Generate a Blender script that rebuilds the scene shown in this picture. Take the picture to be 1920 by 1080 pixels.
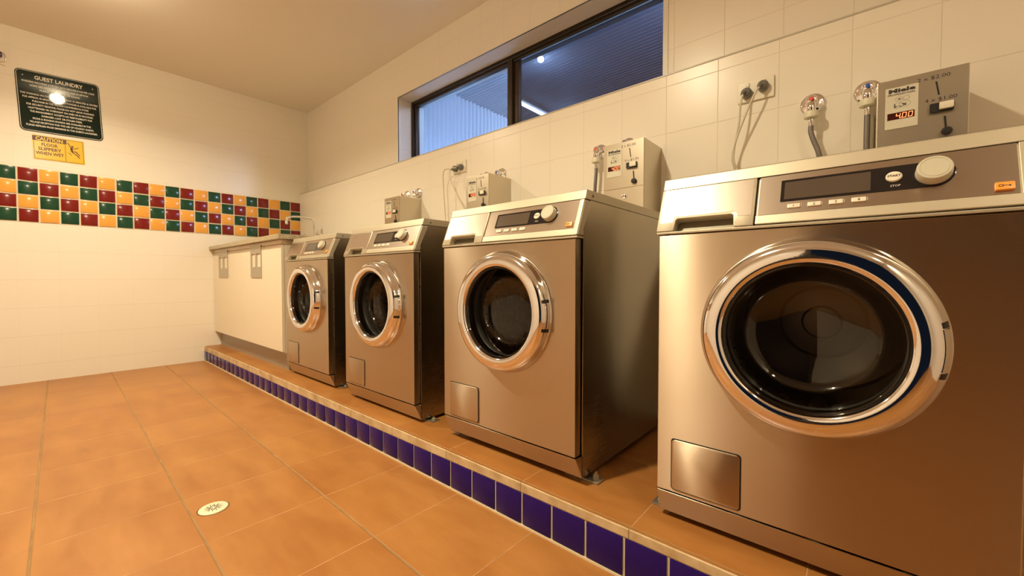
import bpy, bmesh, math, random
from mathutils import Vector, Matrix
random.seed(7)
PI = math.pi
for o in list(bpy.data.objects): bpy.data.objects.remove(o)
SC = bpy.context.scene
COL = SC.collection

# ------------------------------------------------------------------ camera, world, lights, exposure
cam_d = bpy.data.cameras.new('camera'); cam = bpy.data.objects.new('camera', cam_d); COL.objects.link(cam)
cam_d.sensor_width = 36.0; cam_d.lens = 758.84 / 1920 * 36.0
cam_d.clip_start = 0.02
cam.location = (0.3916, -1.005, 0.6143)
cam.rotation_euler = (PI / 2 - 0.0262, 0, 0.7147)
SC.camera = cam
SC.view_settings.view_transform = 'Standard'
SC.view_settings.look = 'None'
SC.view_settings.gamma = 1
SC.view_settings.use_curve_mapping = False
SC.view_settings.exposure = 0.1

w = bpy.data.worlds.new('dusk'); SC.world = w; w.use_nodes = True
w.node_tree.nodes['Background'].inputs[0].default_value = (0.05, 0.075, 0.13, 1)
w.node_tree.nodes['Background'].inputs[1].default_value = 0.09


def area(name, loc, power, color, size, spread=180, rot=(0, 0, 0), shape='DISK', size_y=None):
    d = bpy.data.lights.new(name, 'AREA'); d.energy = power; d.color = color; d.shape = shape; d.size = size
    if size_y: d.size_y = size_y
    d.spread = math.radians(spread)
    o = bpy.data.objects.new(name, d); COL.objects.link(o); o.location = loc; o.rotation_euler = rot
    return o


WARM = (1.0, 0.86, 0.60)
area('downlight', (-2.82, -0.90, 2.315), 31, WARM, 0.12, 143)
area('downlight', (-0.66, -1.10, 2.315), 43, WARM, 0.12, 155)
area('downlight', (1.50, -1.10, 2.315), 10, WARM, 0.12, 155)  # unseen third lamp, added to soften the shadow right of the coin box
# blue-white light on the verandah outside the window
def point(name, loc, power, color, r):
    d = bpy.data.lights.new(name, 'POINT'); d.energy = power; d.color = color; d.shadow_soft_size = r
    o = bpy.data.objects.new(name, d); COL.objects.link(o); o.location = loc
    return o


point('downlight_dome', (-2.82, -0.90, 2.27), 11, WARM, 0.045)
point('downlight_dome', (-0.66, -1.10, 2.27), 11, WARM, 0.045)
area('verandah_wall_light', (-2.55, 1.45, 0.7), 58, (0.42, 0.66, 1.0), 0.1, 175, rot=(0, math.radians(96), math.radians(-20)))
point('verandah_spotlight', (-1.84, 1.962, 2.38), 14, (0.50, 0.68, 1.0), 0.02)
point('jamb_fill_light', (-0.2, 1.5, 2.1), 125, (0.50, 0.64, 1.0), 0.15)  # added light with no fixture, turns the left window jamb blue
point('verandah_tube_light', (-2.30, 3.1, 2.30), 9, (0.50, 0.70, 1.0), 0.1)


# ------------------------------------------------------------------ node helpers and materials
def new_mat(name):
    m = bpy.data.materials.new(name); m.use_nodes = True
    nt = m.node_tree
    return m, nt, nt.nodes['Principled BSDF']


def plain(name, col, rough=0.5, metal=0.0, spec=0.5, emit=None, estr=0.0, coat=0.0):
    m, nt, b = new_mat(name)
    b.inputs['Base Color'].default_value = (*col, 1)
    b.inputs['Roughness'].default_value = rough
    b.inputs['Metallic'].default_value = metal
    b.inputs['Specular IOR Level'].default_value = spec
    b.inputs['Coat Weight'].default_value = coat
    if emit:
        b.inputs['Emission Color'].default_value = (*emit, 1)
        b.inputs['Emission Strength'].default_value = estr
    return m


def N(nt, t, **kw):
    n = nt.nodes.new(t)
    for k, v in kw.items():
        if isinstance(v, (int, float, tuple)) and k in [i.name for i in n.inputs]:
            n.inputs[k].default_value = v
        else:
            setattr(n, k, v)
    return n


def mth(nt, op, a, b=None, c=None, clamp=False):
    n = nt.nodes.new('ShaderNodeMath'); n.operation = op; n.use_clamp = clamp
    for i, v in enumerate((a, b, c)):
        if v is None: continue
        if isinstance(v, (int, float)): n.inputs[i].default_value = v
        else: nt.links.new(v, n.inputs[i])
    return n.outputs[0]


def mixcol(nt, fac, a, b):
    n = nt.nodes.new('ShaderNodeMix'); n.data_type = 'RGBA'
    if isinstance(fac, (int, float)): n.inputs[0].default_value = fac
    else: nt.links.new(fac, n.inputs[0])
    for i, v in ((6, a), (7, b)):
        if isinstance(v, tuple): n.inputs[i].default_value = (*v, 1)
        else: nt.links.new(v, n.inputs[i])
    return n.outputs[2]


def line_mask(nt, coord, off, pitch, half):
    """1 on the joint lines, smooth edges"""
    t = mth(nt, 'SUBTRACT', coord, off)
    t = mth(nt, 'DIVIDE', t, pitch)
    t = mth(nt, 'FRACT', mth(nt, 'ADD', t, 1000.5))
    t = mth(nt, 'ABSOLUTE', mth(nt, 'SUBTRACT', t, 0.5))
    t = mth(nt, 'MULTIPLY', t, pitch)
    mr = nt.nodes.new('ShaderNodeMapRange'); mr.interpolation_type = 'SMOOTHSTEP'
    nt.links.new(t, mr.inputs[0])
    mr.inputs[1].default_value = half * 0.5; mr.inputs[2].default_value = half * 1.5
    mr.inputs[3].default_value = 1; mr.inputs[4].default_value = 0
    return mr.outputs[0]


def cell_rand(nt, cx, offx, px, cy, offy, py):
    a = mth(nt, 'FLOOR', mth(nt, 'DIVIDE', mth(nt, 'SUBTRACT', cx, offx), px))
    b = mth(nt, 'FLOOR', mth(nt, 'DIVIDE', mth(nt, 'SUBTRACT', cy, offy), py))
    c = nt.nodes.new('ShaderNodeCombineXYZ'); nt.links.new(a, c.inputs[0]); nt.links.new(b, c.inputs[1])
    wn = nt.nodes.new('ShaderNodeTexWhiteNoise'); wn.noise_dimensions = '3D'; nt.links.new(c.outputs[0], wn.inputs['Vector'])
    return wn


def wall_tiles(name, ax, offs, pitch, col=(0.84, 0.78, 0.67), tilt=0.006, grout=(0.50, 0.44, 0.34), uw=1.0):
    """glossy cream ceramic tiles; ax = (horizontal axis, vertical axis) of the tile grid"""
    m, nt, b = new_mat(name)
    g = nt.nodes.new('ShaderNodeNewGeometry'); s = nt.nodes.new('ShaderNodeSeparateXYZ')
    nt.links.new(g.outputs['Position'], s.inputs[0])
    u, v = s.outputs[ax[0]], s.outputs[ax[1]]
    lm = mth(nt, 'MAXIMUM', mth(nt, 'MULTIPLY', line_mask(nt, u, offs[0], pitch[0], 0.0011), uw), line_mask(nt, v, offs[1], pitch[1], 0.0011))
    nz = N(nt, 'ShaderNodeTexNoise', Scale=3.0, Detail=2.0); nt.links.new(g.outputs['Position'], nz.inputs['Vector'])
    base = mixcol(nt, mth(nt, 'MULTIPLY', nz.outputs[0], 0.22), col, tuple(c * 0.9 for c in col))
    nt.links.new(mixcol(nt, mth(nt, 'MULTIPLY', lm, 0.38), base, grout), b.inputs['Base Color'])
    nt.links.new(mth(nt, 'MULTIPLY_ADD', lm, 0.4, 0.27), b.inputs['Roughness'])
    b.inputs['Specular IOR Level'].default_value = 0.28
    # each tile leans a touch of its own: break up the mirror image
    wn = cell_rand(nt, u, offs[0], pitch[0], v, offs[1], pitch[1])
    sub = nt.nodes.new('ShaderNodeVectorMath'); sub.operation = 'SUBTRACT'; nt.links.new(wn.outputs['Color'], sub.inputs[0])
    sub.inputs[1].default_value = (0.5, 0.5, 0.5)
    sc = nt.nodes.new('ShaderNodeVectorMath'); sc.operation = 'SCALE'; nt.links.new(sub.outputs[0], sc.inputs[0]); sc.inputs['Scale'].default_value = tilt
    ad = nt.nodes.new('ShaderNodeVectorMath'); ad.operation = 'ADD'; nt.links.new(sc.outputs[0], ad.inputs[0]); nt.links.new(g.outputs['Normal'], ad.inputs[1])
    nm = nt.nodes.new('ShaderNodeVectorMath'); nm.operation = 'NORMALIZE'; nt.links.new(ad.outputs[0], nm.inputs[0])
    n2 = N(nt, 'ShaderNodeTexNoise', Scale=9.0, Detail=1.0); nt.links.new(g.outputs['Position'], n2.inputs['Vector'])
    h = mth(nt, 'SUBTRACT', mth(nt, 'MULTIPLY', n2.outputs[0], 0.35), lm)
    bp = nt.nodes.new('ShaderNodeBump'); bp.inputs['Strength'].default_value = 0.5; bp.inputs['Distance'].default_value = 0.0012
    nt.links.new(h, bp.inputs['Height']); nt.links.new(nm.outputs[0], bp.inputs['Normal'])
    nt.links.new(bp.outputs[0], b.inputs['Normal'])
    return m


def floor_tiles(name, offs, pitch, rot=0.0, halfx=0.0016, halfy=0.003, skew=False):
    m, nt, b = new_mat(name)
    g = nt.nodes.new('ShaderNodeNewGeometry')
    vr = nt.nodes.new('ShaderNodeVectorRotate'); vr.rotation_type = 'Z_AXIS'; vr.inputs['Angle'].default_value = rot
    nt.links.new(g.outputs['Position'], vr.inputs['Vector'])
    s = nt.nodes.new('ShaderNodeSeparateXYZ'); nt.links.new(vr.outputs[0], s.inputs[0])
    x, y = s.outputs[0], s.outputs[1]
    lx = line_mask(nt, x, offs[0], pitch[0], halfx)     # joints running away from the camera's left wall
    ly = line_mask(nt, y, offs[1], pitch[1], halfy)
    n1 = N(nt, 'ShaderNodeTexNoise', Scale=2.2, Detail=4.0, Roughness=0.6); nt.links.new(g.outputs['Position'], n1.inputs['Vector'])
    mp = nt.nodes.new('ShaderNodeMapping'); mp.inputs['Scale'].default_value = (2.0, 7.0, 1.0)
    nt.links.new(g.outputs['Position'], mp.inputs['Vector'])
    n2 = N(nt, 'ShaderNodeTexNoise', Scale=2.0, Detail=5.0, Roughness=0.6); nt.links.new(mp.outputs[0], n2.inputs['Vector'])
    cr = nt.nodes.new('ShaderNodeValToRGB')
    e = cr.color_ramp.elements
    e[0].position = 0.30; e[0].color = (0.30, 0.110, 0.025, 1)
    e[1].position = 0.72; e[1].color = (0.45, 0.205, 0.055, 1)
    k = cr.color_ramp.elements.new(0.5); k.color = (0.37, 0.155, 0.038, 1)
    mixv = mth(nt, 'ADD', mth(nt, 'MULTIPLY', n1.outputs[0], 0.45), mth(nt, 'MULTIPLY', n2.outputs[0], 0.55))
    wn = cell_rand(nt, x, offs[0], pitch[0], y, offs[1], pitch[1])
    mixv = mth(nt, 'ADD', mixv, mth(nt, 'MULTIPLY', mth(nt, 'SUBTRACT', wn.outputs['Value'], 0.5), 0.10))
    nt.links.new(mixv, cr.inputs[0])
    n3 = N(nt, 'ShaderNodeTexNoise', Scale=14.0, Detail=3.0); nt.links.new(g.outputs['Position'], n3.inputs['Vector'])
    gx = mixcol(nt, n3.outputs[0], (0.20, 0.10, 0.04), (0.75, 0.42, 0.20))
    gy = mixcol(nt, n3.outputs[0], (0.16, 0.09, 0.035), (0.42, 0.26, 0.11))
    c1 = mixcol(nt, mth(nt, 'MULTIPLY', lx, 0.8), cr.outputs[0], gx)
    c2 = mixcol(nt, mth(nt, 'MULTIPLY', ly, 0.9), c1, gy)
    nt.links.new(c2, b.inputs['Base Color'])
    lm = mth(nt, 'MAXIMUM', lx, ly)
    rr = mth(nt, 'ADD', mth(nt, 'MULTIPLY_ADD', n2.outputs[0], 0.25, 0.26), mth(nt, 'MULTIPLY', lm, 0.4))
    nt.links.new(rr, b.inputs['Roughness'])
    b.inputs['Specular IOR Level'].default_value = 0.4
    bp = nt.nodes.new('ShaderNodeBump'); bp.inputs['Strength'].default_value = 0.5; bp.inputs['Distance'].default_value = 0.003
    nt.links.new(mth(nt, 'SUBTRACT', mth(nt, 'MULTIPLY', n1.outputs[0], 0.5), lm), bp.inputs['Height'])
    nt.links.new(bp.outputs[0], b.inputs['Normal'])
    return m


def steel(name, col=(0.60, 0.56, 0.50), rough=0.30, aniso=0.75, scratch=0.05, tan=(0, 0, 1), wave=0.0):
    m, nt, b = new_mat(name)
    tc = nt.nodes.new('ShaderNodeTexCoord')
    mp = nt.nodes.new('ShaderNodeMapping'); mp.inputs['Scale'].default_value = (1.0, 1.0, 420)
    nt.links.new(tc.outputs['Object'], mp.inputs['Vector'])
    nz = N(nt, 'ShaderNodeTexNoise', Scale=2.0, Detail=4.0, Roughness=0.7); nt.links.new(mp.outputs[0], nz.inputs['Vector'])
    n2 = N(nt, 'ShaderNodeTexNoise', Scale=2.5, Detail=3.0); nt.links.new(tc.outputs['Object'], n2.inputs['Vector'])
    b.inputs['Metallic'].default_value = 1
    c = mixcol(nt, mth(nt, 'MULTIPLY', nz.outputs[0], 0.25), col, tuple(k * 0.85 for k in col))
    nt.links.new(c, b.inputs['Base Color'])
    r = mth(nt, 'MULTIPLY_ADD', nz.outputs[0], scratch, rough - scratch * 0.5)
    nt.links.new(mth(nt, 'ADD', r, mth(nt, 'MULTIPLY_ADD', n2.outputs[0], 0.12, -0.06)), b.inputs['Roughness'])
    b.inputs['Anisotropic'].default_value = aniso
    cx = nt.nodes.new('ShaderNodeCombineXYZ')
    for i in range(3): cx.inputs[i].default_value = tan[i]
    nt.links.new(cx.outputs[0], b.inputs['Tangent'])
    if wave:
        mpw = nt.nodes.new('ShaderNodeMapping'); mpw.inputs['Scale'].default_value = (5.0, 5.0, 1.2)
        nt.links.new(tc.outputs['Object'], mpw.inputs['Vector'])
        nw = N(nt, 'ShaderNodeTexNoise', Scale=1.0, Detail=1.0); nt.links.new(mpw.outputs[0], nw.inputs['Vector'])
        bp = nt.nodes.new('ShaderNodeBump'); bp.inputs['Strength'].default_value = 1.0; bp.inputs['Distance'].default_value = wave
        nt.links.new(nw.outputs[0], bp.inputs['Height']); nt.links.new(bp.outputs[0], b.inputs['Normal'])
    return m


def thin_glass(name, tint=(0.8, 0.8, 0.8), gloss=1.0, rough=0.0):
    m, nt, b = new_mat(name)
    nt.nodes.remove(b)
    out = nt.nodes['Material Output']
    tr = nt.nodes.new('ShaderNodeBsdfTransparent'); tr.inputs[0].default_value = (*tint, 1)
    gl = nt.nodes.new('ShaderNodeBsdfGlossy'); gl.inputs['Roughness'].default_value = rough; gl.inputs[0].default_value = (gloss, gloss, gloss, 1)
    fr = nt.nodes.new('ShaderNodeLayerWeight'); fr.inputs[0].default_value = 0.5
    sch = mth(nt, 'MULTIPLY_ADD', mth(nt, 'POWER', fr.outputs['Facing'], 5.0), 0.95, 0.045)
    mx = nt.nodes.new('ShaderNodeMixShader')
    nt.links.new(sch, mx.inputs[0]); nt.links.new(tr.outputs[0], mx.inputs[1]); nt.links.new(gl.outputs[0], mx.inputs[2])
    nt.links.new(mx.outputs[0], out.inputs[0])
    return m


M = {}
M['walltile_left'] = wall_tiles('cream_wall_tile', (1, 2), (-0.353, -0.004), (0.1955, 0.2005), uw=0.4)
M['walltile_back'] = wall_tiles('cream_wall_tile_back', (0, 2), (-0.2555, 1.2275), (0.2025, 0.1985))
M['walltile_front'] = wall_tiles('cream_wall_tile_front', (0, 2), (0.0, 0.0), (0.2, 0.2))
M['ceiling'] = plain('ceiling_paint', (0.84, 0.80, 0.72), 0.7, spec=0.2)
M['floor'] = floor_tiles('terracotta_floor_tile', (-1.300, -0.738), (0.3245, 0.3265), rot=0.014)
M['platform'] = floor_tiles('terracotta_platform_tile', (-0.716, 0.272), (0.343, 0.345), halfy=0.002)
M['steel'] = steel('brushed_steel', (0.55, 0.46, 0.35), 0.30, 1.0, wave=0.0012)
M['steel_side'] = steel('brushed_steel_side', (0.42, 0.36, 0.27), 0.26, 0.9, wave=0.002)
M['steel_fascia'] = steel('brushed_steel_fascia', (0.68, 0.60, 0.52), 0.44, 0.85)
M['steel_box'] = steel('coin_box_steel', (0.62, 0.56, 0.45), 0.36, 0.3)
M['alu'] = plain('champagne_aluminium', (0.56, 0.50, 0.38), 0.42, 0.6)
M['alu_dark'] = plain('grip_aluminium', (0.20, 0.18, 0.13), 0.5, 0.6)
M['chrome'] = plain('chrome', (0.86, 0.86, 0.90), 0.05, 1.0)
M['chrome_rough'] = plain('worn_chrome', (0.66, 0.61, 0.52), 0.22, 1.0)
M['bracket'] = plain('zinc_bracket', (0.45, 0.42, 0.36), 0.4, 0.9)
M['rubber'] = plain('door_seal_rubber', (0.10, 0.11, 0.11), 0.38)
M['black'] = plain('black_gap', (0.012, 0.010, 0.010), 0.45)
M['blackgloss'] = plain('display_window_black', (0.012, 0.010, 0.012), 0.08)
M['screen'] = plain('display_screen', (0.085, 0.062, 0.045), 0.16)
M['knob'] = plain('knob_plastic', (0.56, 0.53, 0.41), 0.35)
M['button'] = plain('button_plastic', (0.78, 0.72, 0.58), 0.35)
M['orange'] = plain('key_button_orange', (0.90, 0.36, 0.05), 0.35)
M['print'] = plain('dark_print', (0.03, 0.02, 0.02), 0.5)
M['label'] = plain('label_plate', (0.64, 0.60, 0.48), 0.4)
M['led_bg'] = plain('price_window', (0.06, 0.012, 0.008), 0.12)
M['led'] = plain('price_digits', (1.0, 0.25, 0.1), 0.5, emit=(1.0, 0.16, 0.06), estr=3.5)
M['plastic_cream'] = plain('cream_plastic', (0.72, 0.68, 0.52), 0.4)
M['socket'] = plain('socket_plate_plastic', (0.80, 0.74, 0.60), 0.3)
M['plug'] = plain('smoky_plug_plastic', (0.16, 0.155, 0.14), 0.2)
M['cord'] = plain('cord_plastic', (0.62, 0.57, 0.44), 0.4)
M['braid'] = plain('braided_hose', (0.20, 0.18, 0.17), 0.45, 0.5)
M['red'] = plain('red_dot', (0.72, 0.10, 0.07), 0.3)
M['blue'] = plain('blue_dot', (0.05, 0.12, 0.50), 0.3)
M['door'] = plain('cabinet_laminate', (0.80, 0.72, 0.56), 0.35)
M['handle'] = plain('cabinet_handle_metal', (0.50, 0.46, 0.37), 0.40, 0.7)
M['kick'] = plain('kickboard_laminate', (0.36, 0.31, 0.25), 0.4, 0.2)
M['frame'] = plain('bronze_window_frame', (0.022, 0.014, 0.009), 0.4, 0.3)
M['glass'] = thin_glass('window_glass', (0.92, 0.95, 0.97))
M['bowl'] = thin_glass('door_glass', (0.50, 0.47, 0.43))
M['screenmesh'] = thin_glass('fly_screen_mesh', (0.42, 0.43, 0.46), 0.05, 0.5)
M['trim_edge'] = plain('tile_edge_trim', (0.55, 0.50, 0.42), 0.3)
M['reveal'] = plain('outer_reveal_paint', (0.62, 0.68, 0.70), 0.6)
M['green'] = plain('glazed_green_tile', (0.010, 0.060, 0.030), 0.16)
M['maroon'] = plain('glazed_red_tile', (0.19, 0.012, 0.010), 0.16)
M['yellow'] = plain('glazed_yellow_tile', (0.80, 0.38, 0.07), 0.16)
M['grout'] = plain('cream_grout', (0.72, 0.62, 0.44), 0.8)
M['bluetile'] = plain('glazed_blue_tile', (0.016, 0.004, 0.13), 0.12, spec=0.25)
M['signgreen'] = plain('sign_enamel_green', (0.006, 0.018, 0.014), 0.045, spec=0.35)
M['signcream'] = plain('sign_lettering', (0.74, 0.70, 0.60), 0.4)
M['signyellow'] = plain('sign_yellow', (0.78, 0.50, 0.04), 0.18)
M['signbrown'] = plain('sign_dark_print', (0.09, 0.022, 0.008), 0.3)
M['drain'] = plain('drain_metal', (0.80, 0.74, 0.52), 0.35, 0.2)
M['outside_dark'] = plain('outside_dark_paint', (0.05, 0.045, 0.05), 0.8)


def stone_mat():
    m, nt, b = new_mat('worktop_stone')
    tc = nt.nodes.new('ShaderNodeTexCoord')
    n = N(nt, 'ShaderNodeTexNoise', Scale=120.0, Detail=4.0); nt.links.new(tc.outputs['Object'], n.inputs['Vector'])
    cr = nt.nodes.new('ShaderNodeValToRGB'); cr.color_ramp.elements[0].position = 0.35; cr.color_ramp.elements[1].position = 0.65
    cr.color_ramp.elements[0].color = (0.30, 0.25, 0.15, 1); cr.color_ramp.elements[1].color = (0.55, 0.47, 0.31, 1)
    nt.links.new(n.outputs[0], cr.inputs[0]); nt.links.new(cr.outputs[0], b.inputs['Base Color'])
    b.inputs['Roughness'].default_value = 0.3
    return m


M['stone'] = stone_mat()


def nosing_mat():
    m, nt, b = new_mat('worn_mortar_nosing')
    g = nt.nodes.new('ShaderNodeNewGeometry')
    n = N(nt, 'ShaderNodeTexNoise', Scale=11.0, Detail=5.0, Roughness=0.65); nt.links.new(g.outputs['Position'], n.inputs['Vector'])
    cr = nt.nodes.new('ShaderNodeValToRGB'); cr.color_ramp.elements[0].position = 0.3; cr.color_ramp.elements[1].position = 0.62
    cr.color_ramp.elements[0].color = (0.42, 0.27, 0.12, 1); cr.color_ramp.elements[1].color = (0.66, 0.52, 0.32, 1)
    nt.links.new(n.outputs[0], cr.inputs[0])
    s = nt.nodes.new('ShaderNodeSeparateXYZ'); nt.links.new(g.outputs['Position'], s.inputs[0])
    lx = line_mask(nt, s.outputs[0], -0.716, 0.343, 0.0015)
    nt.links.new(mixcol(nt, mth(nt, 'MULTIPLY', lx, 0.7), cr.outputs[0], (0.12, 0.07, 0.03)), b.inputs['Base Color'])
    b.inputs['Roughness'].default_value = 0.75
    return m


M['nosing'] = nosing_mat()


def drum_mat():
    m, nt, b = new_mat('perforated_drum_steel')
    uv = nt.nodes.new('ShaderNodeUVMap'); s = nt.nodes.new('ShaderNodeSeparateXYZ'); nt.links.new(uv.outputs[0], s.inputs[0])
    u = mth(nt, 'MULTIPLY', s.outputs[0], 44.0)
    v = mth(nt, 'DIVIDE', s.outputs[1], 0.030)
    row = mth(nt, 'FLOOR', v)
    u = mth(nt, 'ADD', u, mth(nt, 'MULTIPLY', mth(nt, 'MODULO', row, 2.0), 0.5))
    du = mth(nt, 'SUBTRACT', mth(nt, 'FRACT', u), 0.5); dv = mth(nt, 'SUBTRACT', mth(nt, 'FRACT', v), 0.5)
    d = mth(nt, 'SQRT', mth(nt, 'ADD', mth(nt, 'MULTIPLY', du, du), mth(nt, 'MULTIPLY', dv, dv)))
    mr = nt.nodes.new('ShaderNodeMapRange'); nt.links.new(d, mr.inputs[0]); mr.inputs[1].default_value = 0.09; mr.inputs[2].default_value = 0.17
    nt.links.new(mixcol(nt, mr.outputs[0], (0.05, 0.04, 0.03), (0.55, 0.48, 0.40)), b.inputs['Base Color'])
    b.inputs['Metallic'].default_value = 0.9; b.inputs['Roughness'].default_value = 0.3
    bp = nt.nodes.new('ShaderNodeBump'); bp.inputs['Strength'].default_value = 0.8; bp.inputs['Distance'].default_value = 0.003
    mr2 = nt.nodes.new('ShaderNodeMapRange'); nt.links.new(d, mr2.inputs[0]); mr2.inputs[1].default_value = 0.0; mr2.inputs[2].default_value = 0.5
    nt.links.new(mr2.outputs[0], bp.inputs['Height']); nt.links.new(bp.outputs[0], b.inputs['Normal'])
    return m


M['drum'] = drum_mat()
M['drumback'] = plain('drum_back_steel', (0.42, 0.35, 0.27), 0.35, 0.9)


def corr_mat():
    m, nt, b = new_mat('corrugated_sheet')
    b.inputs['Base Color'].default_value = (0.50, 0.56, 0.66, 1); b.inputs['Roughness'].default_value = 0.35
    return m


M['corr'] = corr_mat()
M['porch_ceiling'] = plain('verandah_ceiling_paint', (0.30, 0.33, 0.40), 0.6)
M['tube'] = plain('tube_glow', (1, 1, 1), 0.5, emit=(0.72, 0.86, 1.0), estr=14)
M['spot'] = plain('spot_glow', (1, 1, 1), 0.5, emit=(0.75, 0.9, 1.0), estr=60)


# ------------------------------------------------------------------ mesh builder
class MB:
    def __init__(s):
        s.bm = bmesh.new(); s.mats = []; s.uv = None

    def mi(s, mat):
        if mat is None: return 0
        if mat not in s.mats: s.mats.append(mat)
        return s.mats.index(mat)

    def poly_prism(s, pts2, f, h0, h1, mat=None, bevel=0.0, seg=2):
        """pts2 outline (a, b); f(a, b, h) -> xyz"""
        mi = s.mi(mat)
        lo = [s.bm.verts.new(f(a, b, h0)) for a, b in pts2]
        hi = [s.bm.verts.new(f(a, b, h1)) for a, b in pts2]
        n = len(pts2); fs = []
        fs.append(s.bm.faces.new(lo[::-1])); fs.append(s.bm.faces.new(hi))
        for i in range(n):
            j = (i + 1) % n
            fs.append(s.bm.faces.new((lo[i], lo[j], hi[j], hi[i])))
        for q in fs: q.material_index = mi
        bmesh.ops.recalc_face_normals(s.bm, faces=fs)
        if bevel > 0:
            es = list({e for q in fs for e in q.edges})
            bmesh.ops.bevel(s.bm, geom=es, offset=bevel, segments=seg, profile=0.5, affect='EDGES', clamp_overlap=True, material=mi)
        return s

    def box(s, x0, x1, y0, y1, z0, z1, mat=None, bevel=0.0, seg=2):
        return s.poly_prism([(x0, y0), (x1, y0), (x1, y1), (x0, y1)], lambda a, b, h: (a, b, h), z0, z1, mat, bevel, seg)

    def obox(s, mtx, sx, sy, sz, mat=None, bevel=0.0):
        return s.poly_prism([(-sx / 2, -sy / 2), (sx / 2, -sy / 2), (sx / 2, sy / 2), (-sx / 2, sy / 2)],
                            lambda a, b, h: mtx @ Vector((a, b, h)), -sz / 2, sz / 2, mat, bevel)

    def lathe(s, prof, f, seg=48, mat=None, a0=0.0, a1=2 * PI, closed=False):
        """prof list of (r, h); f(x, y, h) -> xyz"""
        mi = s.mi(mat)
        full = abs(a1 - a0 - 2 * PI) < 1e-6
        if s.uv is None: s.uv = s.bm.loops.layers.uv.new('UVMap')
        L = [0.0]
        for i in range(1, len(prof)): L.append(L[-1] + math.dist(prof[i], prof[i - 1]))
        rings = []
        ns = seg if full else seg + 1
        for (r, h) in prof:
            if r < 1e-7: rings.append([s.bm.verts.new(f(0, 0, h))]); continue
            rings.append([s.bm.verts.new(f(r * math.cos(a0 + (a1 - a0) * k / seg), r * math.sin(a0 + (a1 - a0) * k / seg), h)) for k in range(ns)])
        fs = []
        pairs = list(range(len(prof) - 1))
        idx = [(i, i + 1) for i in pairs] + ([(len(prof) - 1, 0)] if closed else [])
        for i, j in idx:
            A, B = rings[i], rings[j]
            for k in range(seg):
                k2 = (k + 1) % ns
                if len(A) == 1 and len(B) == 1: continue
                if len(A) == 1: vs = (A[0], B[k2], B[k]); uu = ((k + .5, i), (k + 1, j), (k, j))
                elif len(B) == 1: vs = (A[k], A[k2], B[0]); uu = ((k, i), (k + 1, i), (k + .5, j))
                else: vs = (A[k], A[k2], B[k2], B[k]); uu = ((k, i), (k + 1, i), (k + 1, j), (k, j))
                q = s.bm.faces.new(vs); q.material_index = mi; fs.append(q)
                for lp, (a, b_) in zip(q.loops, uu): lp[s.uv].uv = (a / seg, L[b_])
        return s

    def tube(s, pts, r, seg=10, mat=None, smooth=True, res=6, caps=True):
        mi = s.mi(mat)
        P = [Vector(p) for p in pts]
        if smooth and len(P) > 2:
            Q = []
            E = [P[0] * 2 - P[1]] + P + [P[-1] * 2 - P[-2]]
            for i in range(1, len(E) - 2):
                p0, p1, p2, p3 = E[i - 1], E[i], E[i + 1], E[i + 2]
                for k in range(res):
                    t = k / res
                    Q.append(0.5 * ((2 * p1) + (p2 - p0) * t + (2 * p0 - 5 * p1 + 4 * p2 - p3) * t * t + (3 * p1 - p0 - 3 * p2 + p3) * t ** 3))
            Q.append(P[-1]); P = Q
        rad = r if callable(r) else (lambda t: r)
        up = Vector((0.3, 0.2, 1)).normalized(); rings = []
        for i, p in enumerate(P):
            d = (P[min(i + 1, len(P) - 1)] - P[max(i - 1, 0)]).normalized()
            if i == 0:
                a = d.cross(up)
                if a.length < 0.05: a = d.cross(Vector((1, 0, 0)))
                a.normalize()
            else:
                a = (a - d * a.dot(d)).normalized()
            b = d.cross(a); rr = rad(i / (len(P) - 1))
            rings.append([s.bm.verts.new(p + a * rr * math.cos(2 * PI * k / seg) + b * rr * math.sin(2 * PI * k / seg)) for k in range(seg)])
        fs = []
        for A, B in zip(rings, rings[1:]):
            for k in range(seg):
                fs.append(s.bm.faces.new((A[k], A[(k + 1) % seg], B[(k + 1) % seg], B[k])))
        if caps: fs.append(s.bm.faces.new(rings[0][::-1])); fs.append(s.bm.faces.new(rings[-1]))
        for q in fs: q.material_index = mi
        return s

    def text(s, string, f, size, mat=None, h=0.0004, bold=0.0, sx=1.0, align='CENTER', cx=0.0, cy=0.0, width=None):
        """lettering in plane coordinates (a, b), lifted by h along the normal; f(a, b, h) -> xyz"""
        mi = s.mi(mat)
        c = bpy.data.curves.new('t', 'FONT'); c.body = string; c.size = size; c.offset = bold; c.align_x = align; c.resolution_u = 2
        o = bpy.data.objects.new('t', c); COL.objects.link(o)
        dg = bpy.context.evaluated_depsgraph_get(); dg.update()
        me = bpy.data.meshes.new_from_object(o.evaluated_get(dg))
        if width and len(me.vertices):
            xs = [v.co.x for v in me.vertices]; sx = width / (max(xs) - min(xs))
        vs = [s.bm.verts.new(f(cx + v.co.x * sx, cy + v.co.y, h)) for v in me.vertices]
        for p in me.polygons:
            try:
                q = s.bm.faces.new([vs[i] for i in p.vertices]); q.material_index = mi
            except ValueError: pass
        bpy.data.objects.remove(o); bpy.data.meshes.remove(me); bpy.data.curves.remove(c)
        return s

    def strip(s, pts, wd, f, h=0.0004, mat=None):
        mi = s.mi(mat)
        for (p, q) in zip(pts, pts[1:]):
            d = Vector((q[0] - p[0], q[1] - p[1])).normalized(); nn = Vector((-d.y, d.x)) * wd / 2
            e = d * wd * 0.25
            c = [(p[0] - e.x + nn.x, p[1] - e.y + nn.y), (p[0] - e.x - nn.x, p[1] - e.y - nn.y), (q[0] + e.x - nn.x, q[1] + e.y - nn.y), (q[0] + e.x + nn.x, q[1] + e.y + nn.y)]
            k = s.bm.faces.new([s.bm.verts.new(f(a, b, h)) for a, b in c]); k.material_index = mi
        return s

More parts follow.
